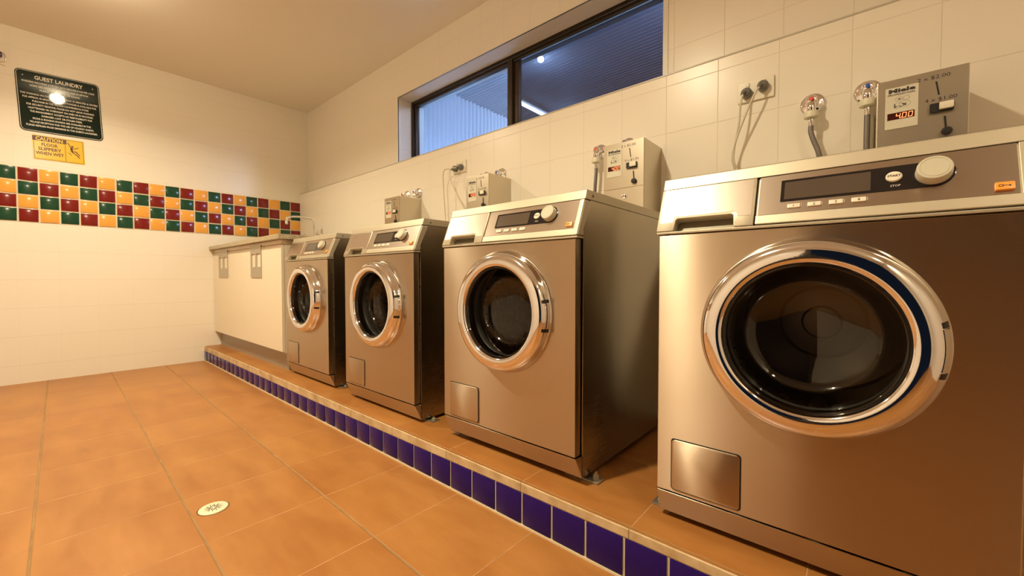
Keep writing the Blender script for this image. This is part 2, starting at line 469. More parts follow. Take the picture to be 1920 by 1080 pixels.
    def build(s, name, mat=None, parent=None, smooth=35, wn=False, recalc=False):
        if recalc: bmesh.ops.recalc_face_normals(s.bm, faces=s.bm.faces)
        me = bpy.data.meshes.new(name); s.bm.to_mesh(me); s.bm.free()
        if s.mats:
            for m in s.mats: me.materials.append(m)
        elif mat: me.materials.append(mat)
        if smooth:
            for p in me.polygons: p.use_smooth = True
            me.set_sharp_from_angle(angle=math.radians(smooth))
        o = bpy.data.objects.new(name, me); COL.objects.link(o)
        if parent: o.parent = parent
        if wn:
            md = o.modifiers.new('wn', 'WEIGHTED_NORMAL'); md.keep_sharp = True
        return o


def tag(o, label=None, cat=None, group=None, kind=None):
    if label: o['label'] = label
    if cat: o['category'] = cat
    if group: o['group'] = group
    if kind: o['kind'] = kind
    return o


def empty(name, loc, label, cat, group=None, rotz=0):
    o = bpy.data.objects.new(name, None); COL.objects.link(o); o.location = loc; o.rotation_euler = (0, 0, rotz)
    o.empty_display_size = 0.1
    return tag(o, label, cat, group)


def dup(o, parent=None, loc=None, label=None):
    c = o.copy(); COL.objects.link(c)
    if parent: c.parent = parent
    if loc: c.location = loc
    if label: c['label'] = label
    for ch in list(o.children): dup(ch, c)
    return c


# ------------------------------------------------------------------ the room
XW, XR, YF, YB, YU, YO = -4.053, 1.75, -2.7, 0.746, 0.832, 1.07
ZF, ZC = -0.13, 2.335
NOS = -0.079
BT = lambda x: -.026 - .010 * min(max(-x, 0), 1.8)      # top of the blue tiles follows the uneven mortar edge
MB().box(XW - .1, XR + .1, YF - .1, 1.07, ZF - .1, ZF).build('floor', M['floor'], smooth=0)['kind'] = 'structure'
MB().box(XW - .1, XR + .1, YF - .1, YO, ZC, ZC + .1).build('ceiling', M['ceiling'], smooth=0)['kind'] = 'structure'
MB().box(XW - .1, XW, YF - .1, YO, ZF, ZC).build('wall_left', M['walltile_left'], smooth=0)['kind'] = 'structure'
MB().box(XR, XR + .1, YF - .1, YO, ZF, ZC).build('wall_right', M['walltile_left'], smooth=0)['kind'] = 'structure'
# back wall: lower part stands proud and forms the ledge; window opening above it
WX0, WX1, WZ0, WZ1 = -2.385, -0.304, 1.476, 2.022
b = MB()
b.box(XW, XR, YB, YO, ZF, WZ0)
b.box(XW, WX0, YU, YO, WZ0, ZC); b.box(WX1, XR, YU, YO, WZ0, ZC); b.box(WX0, WX1, YU, YO, WZ1, ZC)
b.build('wall_back', M['walltile_back'], smooth=0)['kind'] = 'structure'
# front wall (behind the camera) with a doorway added for its dark reflection
DX0, DX1, DZ = 0.08, 1.50, 2.10
b = MB(); b.box(XW, DX0, YF - .1, YF, ZF, ZC); b.box(DX1, XR, YF - .1, YF, ZF, ZC); b.box(DX0, DX1, YF - .1, YF, DZ, ZC)
b.build('wall_front', M['walltile_front'], smooth=0)['kind'] = 'structure'
b = MB(); b.box(DX0 - .05, DX0 + .03, YF - .11, YF + .015, ZF, DZ + .05, bevel=.004); b.box(DX1 - .03, DX1 + .05, YF - .11, YF + .015, ZF, DZ + .05, bevel=.004)
b.box(DX0 + .03, DX1 - .03, YF - .11, YF + .015, DZ - .03, DZ + .05, bevel=.004)
b.build('added_doorway_frame', M['frame'], smooth=0)['kind'] = 'structure'  # frame of the added doorway
# thin edge trims on the ledge and round the window opening
b = MB(); b.box(XW, XR, YB - .0025, YB + .010, WZ0 - .004, WZ0 + .0025, bevel=.001)
b.build('trim_1', M['trim_edge'])['kind'] = 'structure'
b = MB(); b.box(WX0 - .007, WX0, YU - .002, YU + .006, WZ0, WZ1 + .007); b.box(WX0, WX1, YU - .002, YU + .006, WZ1, WZ1 + .007)
b.box(WX1, WX1 + .022, YU - .004, YU + .006, WZ0, WZ1 + .007)
b.build('trim_2', plain('window_edge_trim', (0.74, 0.72, 0.66), 0.25), smooth=0)['kind'] = 'structure'

# raised platform: terracotta top, mortar nosing, blue tile face
MB().box(XW, XR, NOS, YB, ZF, 0.0).build('floor.001', M['platform'], smooth=0)['kind'] = 'structure'
b = MB(); e_ = [(x_, BT(x_) + .002) for x_ in (XW, -1.8, 0.0, XR)]
b.poly_prism([(XW, -.0012)] + e_ + [(XR, -.0012)], lambda a, c, h: (a, NOS - h, c), 0, .006, M['nosing'], bevel=.0015)
b.box(XW, XR, NOS - .0035, NOS - .0005, ZF, -.024, M['grout'])
b.box(XW, XR, NOS - .009, NOS - .004, ZF, ZF + .006, M['grout'])
b.build('trim_3', smooth=0)['kind'] = 'structure'
b = MB(); k = 0; x = -1.67 - .1085 * 22 + .0
while x < XR - .02:
    x0 = max(x + .0035, XW + .002); x1 = min(x + .1085 - .0035, XR)
    if x1 - x0 > .01:
        t = random.uniform(-.0006, .0006)
        b.poly_prism([(x0, ZF + .008), (x1, ZF + .008), (x1, BT(x1)), (x0, BT(x0))], lambda a, c, h, t=t: (a, NOS - .0035 - h + (t if a > x0 + .01 else 0), c), 0, .004, bevel=.0012)
    x += .1085
b.build('trim_4', M['bluetile'])['kind'] = 'structure'

# coloured tile band on the left wall: four rows, colours stepping diagonally
b = MB(); b.box(XW, XW + .0015, YF, YB, 1.004, 1.387, M['grout'])
ph = .0958
for col in range(-18, 20):
    y0 = -1.122 + .0985 * (col - 1); y1 = y0 + .0985
    if y1 < YF: continue
    for row in range(4):
        z1 = 1.387 - row * ph; z0 = z1 - ph
        a0 = y0 + .0045; a1 = min(y1 - .0045, YB - .001)
        if a1 - a0 < .01: continue
        mt = (M['green'], M['maroon'], M['yellow'])[(col - row) % 3]
        ty, tz = random.uniform(-.0012, .0012), random.uniform(-.0012, .0012)
        cy_, cz_ = (a0 + a1) / 2, (z0 + z1) / 2
        j = lambda: random.uniform(-.0008, .0008)
        b.poly_prism([(a0 + j(), z0 + .0045 + j()), (a1 + j(), z0 + .0045 + j()), (a1 + j(), z1 - .0045 + j()), (a0 + j(), z1 - .0045 + j())],
                     lambda p, q, h, ty=ty, tz=tz, cy_=cy_, cz_=cz_: (XW + .001 + h + ((p - cy_) * ty + (q - cz_) * tz) / .05 * (h > .001), p, q), 0, .0045, mt, bevel=.0016)
b.build('trim_5')['kind'] = 'structure'

# ------------------------------------------------------------------ window and what lies outside
win = bpy.data.objects.new('window_1', None); COL.objects.link(win); win.location = ((WX0 + WX1) / 2, .97, WZ0); win['kind'] = 'structure'
WL = Vector(win.location)


def wpart(b, name, mat, **k):
    bmesh.ops.translate(b.bm, vec=-WL, verts=b.bm.verts)
    return b.build(name, mat, win, **k)


FY0, FY1 = .955, .995
b = MB(); b.box(WX0, WX0 + .030, FY0, FY1, WZ0, WZ1, bevel=.002); b.box(WX1 - .03, WX1, FY0, FY1, WZ0, WZ1, bevel=.002)
b.box(WX0 + .03, WX1 - .03, FY0, FY1, WZ1 - .028, WZ1, bevel=.002); b.box(WX0 + .03, WX1 - .03, FY0, FY1, WZ0, WZ0 + .028, bevel=.002)
b.box(-1.30, WX1 - .03, FY0 + .004, FY0 + .012, WZ1 - .048, WZ1 - .028, bevel=.002)
wpart(b, 'window_frame', M['frame'])
b = MB(); b.box(-1.345, -1.305, FY0 - .004, FY1, WZ0 + .028, WZ1 - .028, bevel=.002); b.box(-1.303, -1.262, FY0 + .012, FY1, WZ0 + .028, WZ1 - .03, bevel=.002)
b.box(WX0 + .03, WX0 + .055, FY0 + .01, FY1, WZ0 + .028, WZ1 - .028, bevel=.002)
b.box(WX0 + .055, -1.345, FY0 + .01, FY1, WZ1 - .045, WZ1 - .028, bevel=.002)
wpart(b, 'mullion', plain('bronze_window_mullion', (0.045, 0.028, 0.016), 0.4, 0.3))
b = MB(); b.box(WX0 + .05, -1.34, .982, .986, WZ0 + .02, WZ1 - .04); wpart(b, 'glass_pane', M['glass'], smooth=0)
b = MB(); b.box(-1.265, WX1 - .03, .972, .976, WZ0 + .02, WZ1 - .04); wpart(b, 'glass_pane', M['glass'], smooth=0)
b = MB(); b.box(-1.265, WX1 - .03, .988, .989, WZ0 + .02, WZ1 - .04); wpart(b, 'fly_screen', M['screenmesh'], smooth=0)
# painted outer reveal
b = MB(); b.box(WX0 - .002, WX0 + .012, FY1, YO + .002, WZ0, WZ1 + .002); b.box(WX0, WX1, FY1, YO + .002, WZ1 - .012, WZ1 + .002)
b.build('trim_6', M['reveal'], smooth=0)['kind'] = 'structure'

PZ = 2.6
b = MB(); n = 260; pts = []
b.box(-3.1, 2.2, YO, 4.4, PZ, PZ + .05)
for k in range(70):    # ribbed verandah ceiling lining
    yk = 1.12 + k * .047
    b.box(-3.0, 2.2, yk, yk + .016, PZ - .006, PZ, bevel=0)
b.build('ceiling.001', M['porch_ceiling'], smooth=0)['kind'] = 'structure'
b = MB(); pr = []
y = 1.075
while y < 4.35:
    pr.append((y, -3.0 + .020 * math.sin((y - 1.075) / .058 * 2 * PI))); y += .058 / 8
out = [(p[1], p[0]) for p in pr]
for p, q in zip(out, out[1:]):
    b.bm.faces.new([b.bm.verts.new(v) for v in ((p[0], p[1], -.2), (q[0], q[1], -.2), (q[0], q[1], PZ), (p[0], p[1], PZ))])
    b.bm.faces.new([b.bm.verts.new(v) for v in ((p[0] - .004, p[1], -.2), (p[0] - .004, p[1], PZ), (q[0] - .004, q[1], PZ), (q[0] - .004, q[1], -.2))])
bmesh.ops.remove_doubles(b.bm, verts=b.bm.verts, dist=.0003)
b.build('wall_outside', M['corr'], recalc=True)['kind'] = 'structure'
b = MB(); b.box(-3.1, 2.2, 4.35, 4.4, -.2, PZ); b.box(-3.1, 2.2, YO, 4.4, -.25, -.2)
b.build('wall_verandah', M['outside_dark'], smooth=0)['kind'] = 'structure'
t = empty('tube_light', (-2.50, 2.42, PZ), 'long glowing white tube light on the ceiling outside the window', 'light')
b = MB(); b.box(-.045, .045, 0, 1.5, -.04, 0, bevel=.004); b.build('housing', plain('tube_light_housing', (.30, .32, .36), .5), t)
b = MB(); b.tube([(-.0, .02, -.062), (-.0, 1.48, -.062)], .018, mat=M['tube'], smooth=False); b.build('lamp_tube', None, t)
t = empty('spotlight', (-1.84, 1.962, PZ), 'small glaring blue-white spotlight on the ceiling seen through the right pane', 'light')
b = MB(); b.lathe([(.034, 0), (.034, -.008), (.028, -.010)], lambda x, y, h: (x, y, h), 20); b.build('rim', M['chrome'], t)
b = MB(); b.lathe([(.028, -.008), (.026, -.030), (.014, -.042), (0, -.045)], lambda x, y, h: (x, y, h), 20); b.build('lens', M['spot'], t)

# ------------------------------------------------------------------ washing machines
W, D, H = .595, .655, .85
SD = Vector((0, .0436, .108)).normalized(); SN = Vector((0, -SD.z, SD.y))
P0 = Vector((0, -.002, .712))
FS = lambda x, s_, h: P0 + Vector((x, 0, 0)) + SD * s_ + SN * h       # sloping control panel
DC = (.308, .478)
FD = lambda x, z, h: (DC[0] + x, -h, DC[1] + z)                        # door: h is how far it stands out


def rrect(x0, x1, y0, y1, r, n=5):
    out = []
    for cx, cy, a in ((x1 - r, y1 - r, 0), (x0 + r, y1 - r, 90), (x0 + r, y0 + r, 180), (x1 - r, y0 + r, 270)):
        for k in range(n + 1):
            t_ = math.radians(a + 90 * k / n); out.append((cx + r * math.cos(t_), cy + r * math.sin(t_)))
    return out


def holed_panel(b, x0, x1, z0, z1, cx, cz, r, y0, y1, mat=None):
    """flat slab with a round hole, front at y0"""
    mi = b.mi(mat); seg = 64
    rings = {}
    for nm, y in (('f', y0), ('b', y1)):
        inn, outr = [], []
        for k in range(seg):
            a = 2 * PI * k / seg; c_, s_ = math.cos(a), math.sin(a)
            inn.append(b.bm.verts.new((cx + r * c_, y, cz + r * s_)))
            tx = ((x1 - cx) if c_ > 0 else (cx - x0)) / max(abs(c_), 1e-9)
            tz = ((z1 - cz) if s_ > 0 else (cz - z0)) / max(abs(s_), 1e-9)
            tt = min(tx, tz); outr.append([cx + tt * c_, cz + tt * s_])
        for (qx, qz) in ((x0, z0), (x1, z0), (x1, z1), (x0, z1)):   # snap the nearest to the corners
            j = min(range(seg), key=lambda q: (outr[q][0] - qx) ** 2 + (outr[q][1] - qz) ** 2); outr[j] = [qx, qz]
        rings[nm] = (inn, [b.bm.verts.new((p[0], y, p[1])) for p in outr])
    (fi, fo), (bi, bo) = rings['f'], rings['b']
    fs = []
    for k in range(seg):
        j = (k + 1) % seg
        fs += [b.bm.faces.new((fi[k], fi[j], fo[j], fo[k])), b.bm.faces.new((bi[j], bi[k], bo[k], bo[j])),
               b.bm.faces.new((fo[k], fo[j], bo[j], bo[k])), b.bm.faces.new((fi[j], fi[k], bi[k], bi[j]))]
    for q in fs: q.material_index = mi
    bmesh.ops.recalc_face_normals(b.bm, faces=fs)


def make_washer(loc, label):
    root = empty('washing_machine', loc, label, 'washing machine', 'row of four washing machines')
    # body: an open-fronted steel box whose sides follow the sloping panel
    b = MB()
    side = [(.032, 0), (D, 0), (D, .82), (.074, .82), (.036, .735)]
    for xa, xb in ((0, .004), (W - .004, W)):
        b.poly_prism(side, lambda a, c, h: (h, a, c), xa, xb)
    b.box(.004, W - .004, D - .004, D, 0, .82); b.box(.004, W - .004, .032, D - .004, 0, .004); b.box(.004, W - .004, .08, D - .004, .816, .82)
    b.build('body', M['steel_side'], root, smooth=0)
    # light folded edge down the front corner of the side panel
    for xa in (-.0006, W - .0014):
        b = MB(); b.poly_prism([(.0312, .066), (.0332, .066), (.0332, .735), (.0312, .735)], lambda a, c, h: (h, a, c), xa, xa + .002)
        b.poly_prism([(.0312, .735), (.0332, .735), (.0736, .82), (.0712, .82)], lambda a, c, h: (h, a, c), xa, xa + .002)
        b.build('edge_trim', M['chrome_rough'], root, smooth=0)
    # front panel with the round opening
    b = MB(); holed_panel(b, .006, W - .006, .0695, .7025, DC[0], DC[1], .168, 0, .030)
    fp = b.build('front_panel', M['steel'], root, smooth=0)
    bv = fp.modifiers.new('bevel', 'BEVEL'); bv.width = .0016; bv.segments = 2; bv.limit_method = 'ANGLE'; bv.angle_limit = math.radians(60)
    # plinth leaning back towards the floor
    b = MB()
    q = [(.006, 0, .0655), (W - .006, 0, .0655), (W - .0005, .031, .0655), (.0005, .031, .0655), (.0005, .031, 0), (W - .0005, .031, 0)]
    vs = [b.bm.verts.new(p) for p in q]
    for f_ in ((0, 1, 2, 3), (0, 4, 5, 1), (0, 3, 4), (1, 5, 2), (3, 2, 5, 4)): b.bm.faces.new([vs[i] for i in f_])
    bmesh.ops.recalc_face_normals(b.bm, faces=b.bm.faces)
    pl = b.build('plinth', M['steel'], root, smooth=0)
    bv = pl.modifiers.new('bevel', 'BEVEL'); bv.width = .002; bv.segments = 2; bv.limit_method = 'ANGLE'
    # narrow metal strip above the front panel
    MB().box(.0, W, -.003, .034, .7045, .7105, bevel=.0016).build('rail', M['alu'], root, wn=True)
    # fascia housing (right of the drawer) with a projecting lower lip
    b = MB()
    b.poly_prism([(-.002, .712), (.0416, .8195), (.074, .8195), (.036, .735), (.034, .712)], lambda a, c, h: (h, a, c), .212, W, bevel=.0045, seg=3)
    b.poly_prism([(.213, 0.001), (W - .002, 0.001), (W - .002, .0215), (.213, .0215)], FS, -.004, .0022, bevel=.0015)
    b.poly_prism([(.579, .02), (W - .002, .02), (W - .002, .1165), (.579, .1165)], FS, -.004, .0022, bevel=.0015)
    fa = b.build('fascia', M['alu'], root, wn=True)
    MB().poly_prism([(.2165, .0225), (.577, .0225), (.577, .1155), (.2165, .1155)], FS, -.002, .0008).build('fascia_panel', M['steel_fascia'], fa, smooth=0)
    b = MB(); b.poly_prism(rrect(.256, .484, .0495, .101, .001), FS, 0, .0016)
    b.lathe([(.0275, .0), (.0275, .0022), (.0262, .0026), (0, .0026)], lambda x, y, h: FS(.482 + x, .0765 + y, h), 40)
    b.build('display_window', M['blackgloss'], fa)
    MB().poly_prism(rrect(.2625, .399, .0545, .0955, .001), FS, .001, .0020).build('screen', M['screen'], fa, smooth=0)
    b = MB(); b.lathe([(.0115, .001), (.0115, .004), (.0100, .0055), (0, .0062)], lambda x, y, h: FS(.431 + x, .0775 + y * .92, h), 28, M['button'])
    b.text('START', lambda a, c, h: FS(.431 + a, .0757 + c, h), .0062, M['print'], h=.0066, bold=.0001)
    b.build('start_button', None, fa)
    b = MB(); b.text('STOP', lambda a, c, h: FS(.433 + a, .057 + c, h), .0058, M['button'], h=.0020)
    b.build('button_marking', None, fa)
    b = MB(); b.lathe([(.0238, .001), (.0230, .0185), (.0224, .0203), (.0213, .0210), (.0188, .0210), (.0186, .0204), (.0181, .0204), (.0179, .0210), (0, .0210)], lambda x, y, h: FS(.482 + x, .0765 + y, h), 48)
    b.build('knob', M['knob'], fa, smooth=28)
    for k in range(4):
        x = .2695 + .0341 * k
        b = MB(); b.poly_prism(rrect(x, x + .0215, .0325, .0415, .001, 2), FS, .0005, .0036, M['button'], bevel=.0006)
        b.text(str(k + 1), lambda a, c, h: FS(x + .0108 + a, .0343 + c, h), .0078, M['print'], h=.0040)
        b.poly_prism(rrect(x + .0228, x + .0236, .0345, .0415, .0003, 1), FS, .0005, .0012, M['button'])
        b.build('program_button', None, fa)
    b = MB(); b.poly_prism(rrect(.5505, .5715, .0285, .0425, .0012, 2), FS, .0005, .0055, M['orange'], bevel=.001)
    fk = lambda a, c, h: FS(.561 + a, .0357 + c, h)
    b.strip([(-.002, 0), (.0058, 0)], .0010, fk, .0058, M['print']); b.strip([(.0046, 0), (.0046, -.0022)], .0010, fk, .0058, M['print']); b.strip([(.0058, 0), (.0058, -.0018)], .0008, fk, .0058, M['print'])
    ring = [(-.0044 + .0024 * math.cos(2 * PI * k / 12), .0019 * math.sin(2 * PI * k / 12)) for k in range(13)]
    b.strip(ring, .0009, fk, .0058, M['print'])
    b.build('key_button', None, fa)
    # detergent drawer with its grip notch
    out = [(.0, .0), (.039, .0), (.041, .003), (.043, .028), (.047, .032), (.164, .032), (.169, .029), (.172, .003), (.174, .0), (.2095, .0), (.2095, .1165), (.0, .1165)]
    dr = MB().poly_prism(out, FS, -.022, .0022, bevel=.0012).build('detergent_drawer', M['alu'], root, smooth=30)
    MB().poly_prism([(.006, .0225), (.0355, .0225), (.0385, .035), (.0445, .0375), (.168, .0375), (.1755, .034), (.178, .0245), (.2045, .0245), (.2045, .1145), (.006, .1145)], FS, .0018, .0028).build('drawer_panel', M['steel_fascia'], dr, smooth=0)
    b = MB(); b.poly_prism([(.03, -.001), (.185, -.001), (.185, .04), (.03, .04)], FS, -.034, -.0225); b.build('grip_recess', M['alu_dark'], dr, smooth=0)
    b = MB()
    fm = lambda a, c, h: FS(.062 + a, .098 + c, h)
    b.strip([(-.008, .001), (-.003, .001)], .0009, fm, .0031, M['print']); b.text('2', fm, .007, M['print'], h=.0031, cy=-.003)
    b.strip([(.004, .002), (.008, .002), (.009, 0), (.008, -.002), (.004, -.002)], .0009, fm, .0031, M['print'])
    b.build('drawer_marking', None, dr)
    # lid
    b = MB(); b.poly_prism([(.0416, .8215), (.0505, .8485), (.053, H), (D + .01, H), (D + .01, .8215)], lambda a, c, h: (h, a, c), 0, W, bevel=.004, seg=3)
    ld = b.build('lid', M['alu'], root, wn=True)
    b = MB(); b.lathe([(.0045, 0), (.004, .0015), (0, .002)], lambda x, y, h: (W - .0002 + h, .085 + x, .834 + y), 14); b.build('screw', M['alu_dark'], ld)
    # round door: chrome ring, seal, glass bowl, handle
    b = MB()
    b.lathe([(.146, -.006), (.1475, .030), (.1495, .0365), (.153, .0398), (.158, .0412), (.167, .0415), (.176, .0402), (.1835, .0375), (.1895, .0325), (.1935, .0255), (.1965, .016), (.1985, .0085), (.2005, .0065), (.2015, .003), (.2010, .0003)], FD, 112)
    door = b.build('door', M['chrome'], root, smooth=40)
    b = MB(); b.lathe([(.1478, .0295), (.1455, .0305), (.1425, .0285), (.1405, .016), (.137, -.004), (.131, -.030), (.120, -.050), (.100, -.060), (.05, -.066), (0, -.068)], FD, 80)
    b.build('door_glass', M['bowl'], door, smooth=60)
    b = MB()
    for a in (-13.5, 12.5):
        b.lathe([(.1890, .0335), (.1942, .0262), (.1972, .0165), (.1990, .009), (.1960, .009)], FD, 3, M['black'], math.radians(a - 1.5), math.radians(a + 1.5))
    b.lathe([(.1888, .0340), (.1945, .0265), (.1978, .0165), (.2000, .009), (.1960, .0075)], FD, 12, M['chrome'], math.radians(-11.5), math.radians(10.5))
    b.build('door_handle', None, door, smooth=60)
    b = MB(); b.lathe([(.1665, -.002), (.158, -.010), (.150, -.013), (.146, -.022), (.149, -.034), (.156, -.046), (.168, -.058), (.19, -.062)], FD, 64)
    b.build('door_seal', M['rubber'], root, smooth=60)
    b = MB(); b.lathe([(.165, -.066), (.172, -.062), (.236, -.075), (.242, -.085), (.242, -.40), (.238, -.405)], FD, 80)
    for k in range(3):      # lifter ribs
        a = 2 * PI * k / 3 + .5; c_, s_ = math.cos(a), math.sin(a)
        b.poly_prism([(-.028, .241), (-.012, .205), (.012, .205), (.028, .241)], lambda p, q, h, c_=c_, s_=s_: FD(q * c_ - p * s_, q * s_ + p * c_, h), -.385, -.10, bevel=.004)
    dm = b.build('drum', M['drum'], root, smooth=50)
    b = MB(); b.lathe([(.238, -.405), (.19, -.402), (.18, -.392), (.10, -.388), (.09, -.378), (.045, -.375), (.040, -.368), (0, -.365)], FD, 64)
    b.build('drum_back', M['drumback'], dm, smooth=30)
    # service flap
    b = MB(); b.poly_prism(rrect(.040, .194, .077, .204, .008), lambda a, c, h: (a, -h, c), .0002, .0008, M['black'])
    b.poly_prism(rrect(.0425, .1915, .0795, .2015, .007), lambda a, c, h: (a, -h, c), .0002, .0036, M['steel'], bevel=.0012)
    b.build('service_flap', None, root)
    # feet with the bolt-down lugs
    for k, (fx, fy, sgn) in enumerate(((.045, .085, -1), (W - .045, .085, 1), (.045, .60, -1), (W - .045, .60, 1))):
        b = MB(); b.lathe([(.0, -.015), (.022, -.015), (.022, -.010), (.010, -.006), (.010, .004)], lambda x, y, h: (fx + x, fy + y, h), 20)
        if fy < .3:
            xa, xb = sorted((fx - sgn * .035, fx + sgn * .078))
            b.box(xa, xb, fy - .022, fy + .018, -.0148, -.0108, bevel=.001)
            b.lathe([(.010, -.0108), (.010, -.003), (.006, .0), (0, 0)], lambda x, y, h: (fx + sgn * .060 + x, fy + y, h), 6)
            b.lathe([(.005, -.003), (.005, .004), (0, .005)], lambda x, y, h: (fx + sgn * .060 + x, fy + y, h), 10)
        b.build('foot', M['bracket'], root)
    return root


WX = [(0.0, 0.0, .015), (-.8174, -.013, .0225), (-1.5994, -.010, .0135), (-2.4016, .002, .011)]
wl = ['large steel front-loading washing machine nearest the camera at the right edge',
      'steel front-loading washing machine second from the right, its whole right side showing',
      'steel front-loading washing machine third from the right, under the socket with hanging cords',
      'steel front-loading washing machine farthest away, beside the cream sink cabinet']
w0 = make_washer(WX[0], wl[0])
washers = [w0] + [dup(w0, None, WX[i], wl[i]) for i in (1, 2, 3)]
for wsh in washers:
    for ch in wsh.children:
        if ch.name.startswith('foot'): ch.scale.z = wsh.location.z / .015


# ------------------------------------------------------------------ coin boxes on the wall
def seg_digits(b, f, text, x0, z0, w_, h_, mat):
    S = {'0': 'abcdef', '4': 'bcfg'}
    t_ = w_ * .17; x = x0
    for ch in text:
        if ch == '.':
            b.strip([(x - .0034, z0 + t_ * .2), (x - .0018, z0 + t_ * .2)], t_ * 1.2, f, .0006, mat); continue
        sh = lambda p: (p[0] + (p[1] - z0) * .12, p[1])
        P = dict(a=((x, z0 + h_), (x + w_, z0 + h_)), g=((x, z0 + h_ / 2), (x + w_, z0 + h_ / 2)), d=((x, z0), (x + w_, z0)),
                 f=((x, z0 + h_ / 2), (x, z0 + h_)), b=((x + w_, z0 + h_ / 2), (x + w_, z0 + h_)), e=((x, z0), (x, z0 + h_ / 2)), c=((x + w_, z0), (x + w_, z0 + h_ / 2)))
        for k in S[ch]: b.strip([sh(P[k][0]), sh(P[k][1])], t_, f, .0006, mat)
        x += w_ * 1.62


def make_coinbox(loc, label):
    root = empty('coin_box', loc, label, 'coin box', 'coin boxes on the wall')     # base: front left bottom corner
    BW, BD, BH = .178, .181, .302
    FB = lambda a, c, h: (a, -h, BH + c)          # c measured down from the top
    b = MB(); b.box(0, BW, .0015, BD, 0, BH, bevel=.0012); b.build('housing', M['steel_box'], root, wn=True)
    MB().box(.001, BW - .001, -.0015, .0015, .1135, BH - .001, bevel=.0008).build('face_plate', M['steel_box'], root, wn=True)
    cd = MB().box(.001, BW - .001, -.0015, .0015, .001, .1110, bevel=.0008).build('cash_door', M['steel_box'], root, wn=True)
    b = MB(); b.lathe([(.0095, 0), (.0095, .004), (.008, .005), (0, .005)], lambda x, y, h: (.094 + x, -.0015 - h, .078 + y), 20, M['chrome'])
    b.strip([(.094, .0745), (.094, .0815)], .0016, lambda a, c, h: (a, -h, c), .0070, M['black']); b.build('lock', None, cd)
    lb = MB().poly_prism([(.0175, -.138), (.084, -.138), (.084, -.024), (.0175, -.024)], FB, .0012, .0028).build('label_plate', M['label'], root, smooth=0)
    b = MB(); b.text('Miele', FB, .0145, M['print'], h=.0030, bold=.0007, cx=.0505, cy=-.0385, width=.054)
    b.text('PROFESSIONAL', FB, .0072, M['print'], h=.0030, bold=.00015, cx=.0505, cy=-.0465, width=.056); b.build('lettering', None, lb)
    b = MB()      # small round emblem with busy marks
    for (cx, cz, r) in ((.046, -.058, .0058), (.060, -.0575, .0052), (.044, -.075, .0075), (.058, -.073, .0085)):
        b.strip([(cx + r * 1.3 * math.cos(2 * PI * k / 16), cz + r * math.sin(2 * PI * k / 16)) for k in range(17)], .0005, FB, .0030, M['print'])
    for (p, q, wd) in (((.0445, -.058), (.0485, -.058), .003), ((.0375, -.071), (.0375, -.080), .0022), ((.0375, -.080), (.042, -.0765), .002), ((.0455, -.0775), (.047, -.0775), .0022),
                       ((.053, -.072), (.060, -.0765), .0028), ((.060, -.071), (.055, -.078), .0018), ((.049, -.079), (.0515, -.079), .0018)):
        b.strip([p, q], wd, FB, .0030, M['print'])
    b.build('emblem', None, lb)
    b = MB(); b.poly_prism([(.0225, -.113), (.0770, -.113), (.0770, -.0945), (.0225, -.0945)], FB, .0026, .0036, M['led_bg'])
    seg_digits(b, lambda a, c, h: FB(a, c, .0034 + h), '4', .040, -.1105, .0075, .0125, M['led'])
    seg_digits(b, lambda a, c, h: FB(a, c, .0034 + h), '.00', .0525, -.1105, .0075, .0125, M['led'])
    b.build('price_display', None, lb)
    b = MB(); b.text('2 x $2.00', FB, .0135, M['print'], h=.0018, cx=.112, cy=-.0235, width=.062); b.build('price_lettering', None, root)
    b = MB(); b.text('4 x $1.00', FB, .0135, M['print'], h=.0018, cx=.1265, cy=-.0835, width=.060)
    b.build('price_lettering', None, root)
    b = MB(); b.poly_prism([(.1155, -.0315), (.1190, -.0315), (.1245, -.0680), (.1210, -.0680)], FB, .001, .0022); b.build('coin_slot', M['black'], root, smooth=0)
    b = MB(); b.poly_prism(rrect(.1055, .1505, -.1145, -.0905, .003, 3), FB, .001, .008); sl = b.build('coin_slide', M['black'], root, smooth=0)
    MB().poly_prism(rrect(.1230, .1490, -.1100, -.0925, .002, 3), FB, .006, .017, bevel=.002).build('slide_button', M['button'], sl)
    b = MB(); b.poly_prism([(.1325, -.1270), (.1365, -.1270), (.1395, -.1630), (.1355, -.1630)], FB, .001, .0035)
    b.lathe([(.0105, .001), (.0105, .010), (.008, .013), (0, .014)], lambda x, y, h: FB(.1385 + x, -.1680 + y, h), 20)
    b.build('return_lever', M['black'], root)
    return root


CB = [(.4125, .565, .8665), (-.453, .565, .870), (-1.3125, .565, .874), (-2.1525, .565, .862)]
cl = ['steel coin box on the wall above the nearest washer, price showing 4.00',
      'steel coin box with lower cash door showing, just left of the nearest washer',
      'steel coin box behind the lid of the second washer from the right, beside hanging cords',
      'steel coin box farthest from the camera, behind the third washer from the right']
c0 = make_coinbox(CB[0], cl[0])
for i in (1, 2, 3): dup(c0, None, CB[i], cl[i])

# conduits beside the two nearest coin boxes
for x, lb in ((.403, 'pale upright conduit pipe left of the nearest coin box'), (-.4635, 'pale upright conduit pipe left of the coin box with the cash door')):
    b = MB(); b.tube([(0, 0, 0), (0, 0, 1.13)], .0075, smooth=False, seg=14)
    for z in (.55, .98): b.box(-.011, .011, -.004, .0115, z, z + .008, bevel=.001)
    o = b.build('conduit_pipe', M['plastic_cream'], smooth=40); o.location = (x, .7345, .0); tag(o, lb, 'pipe', 'conduits beside coin boxes')


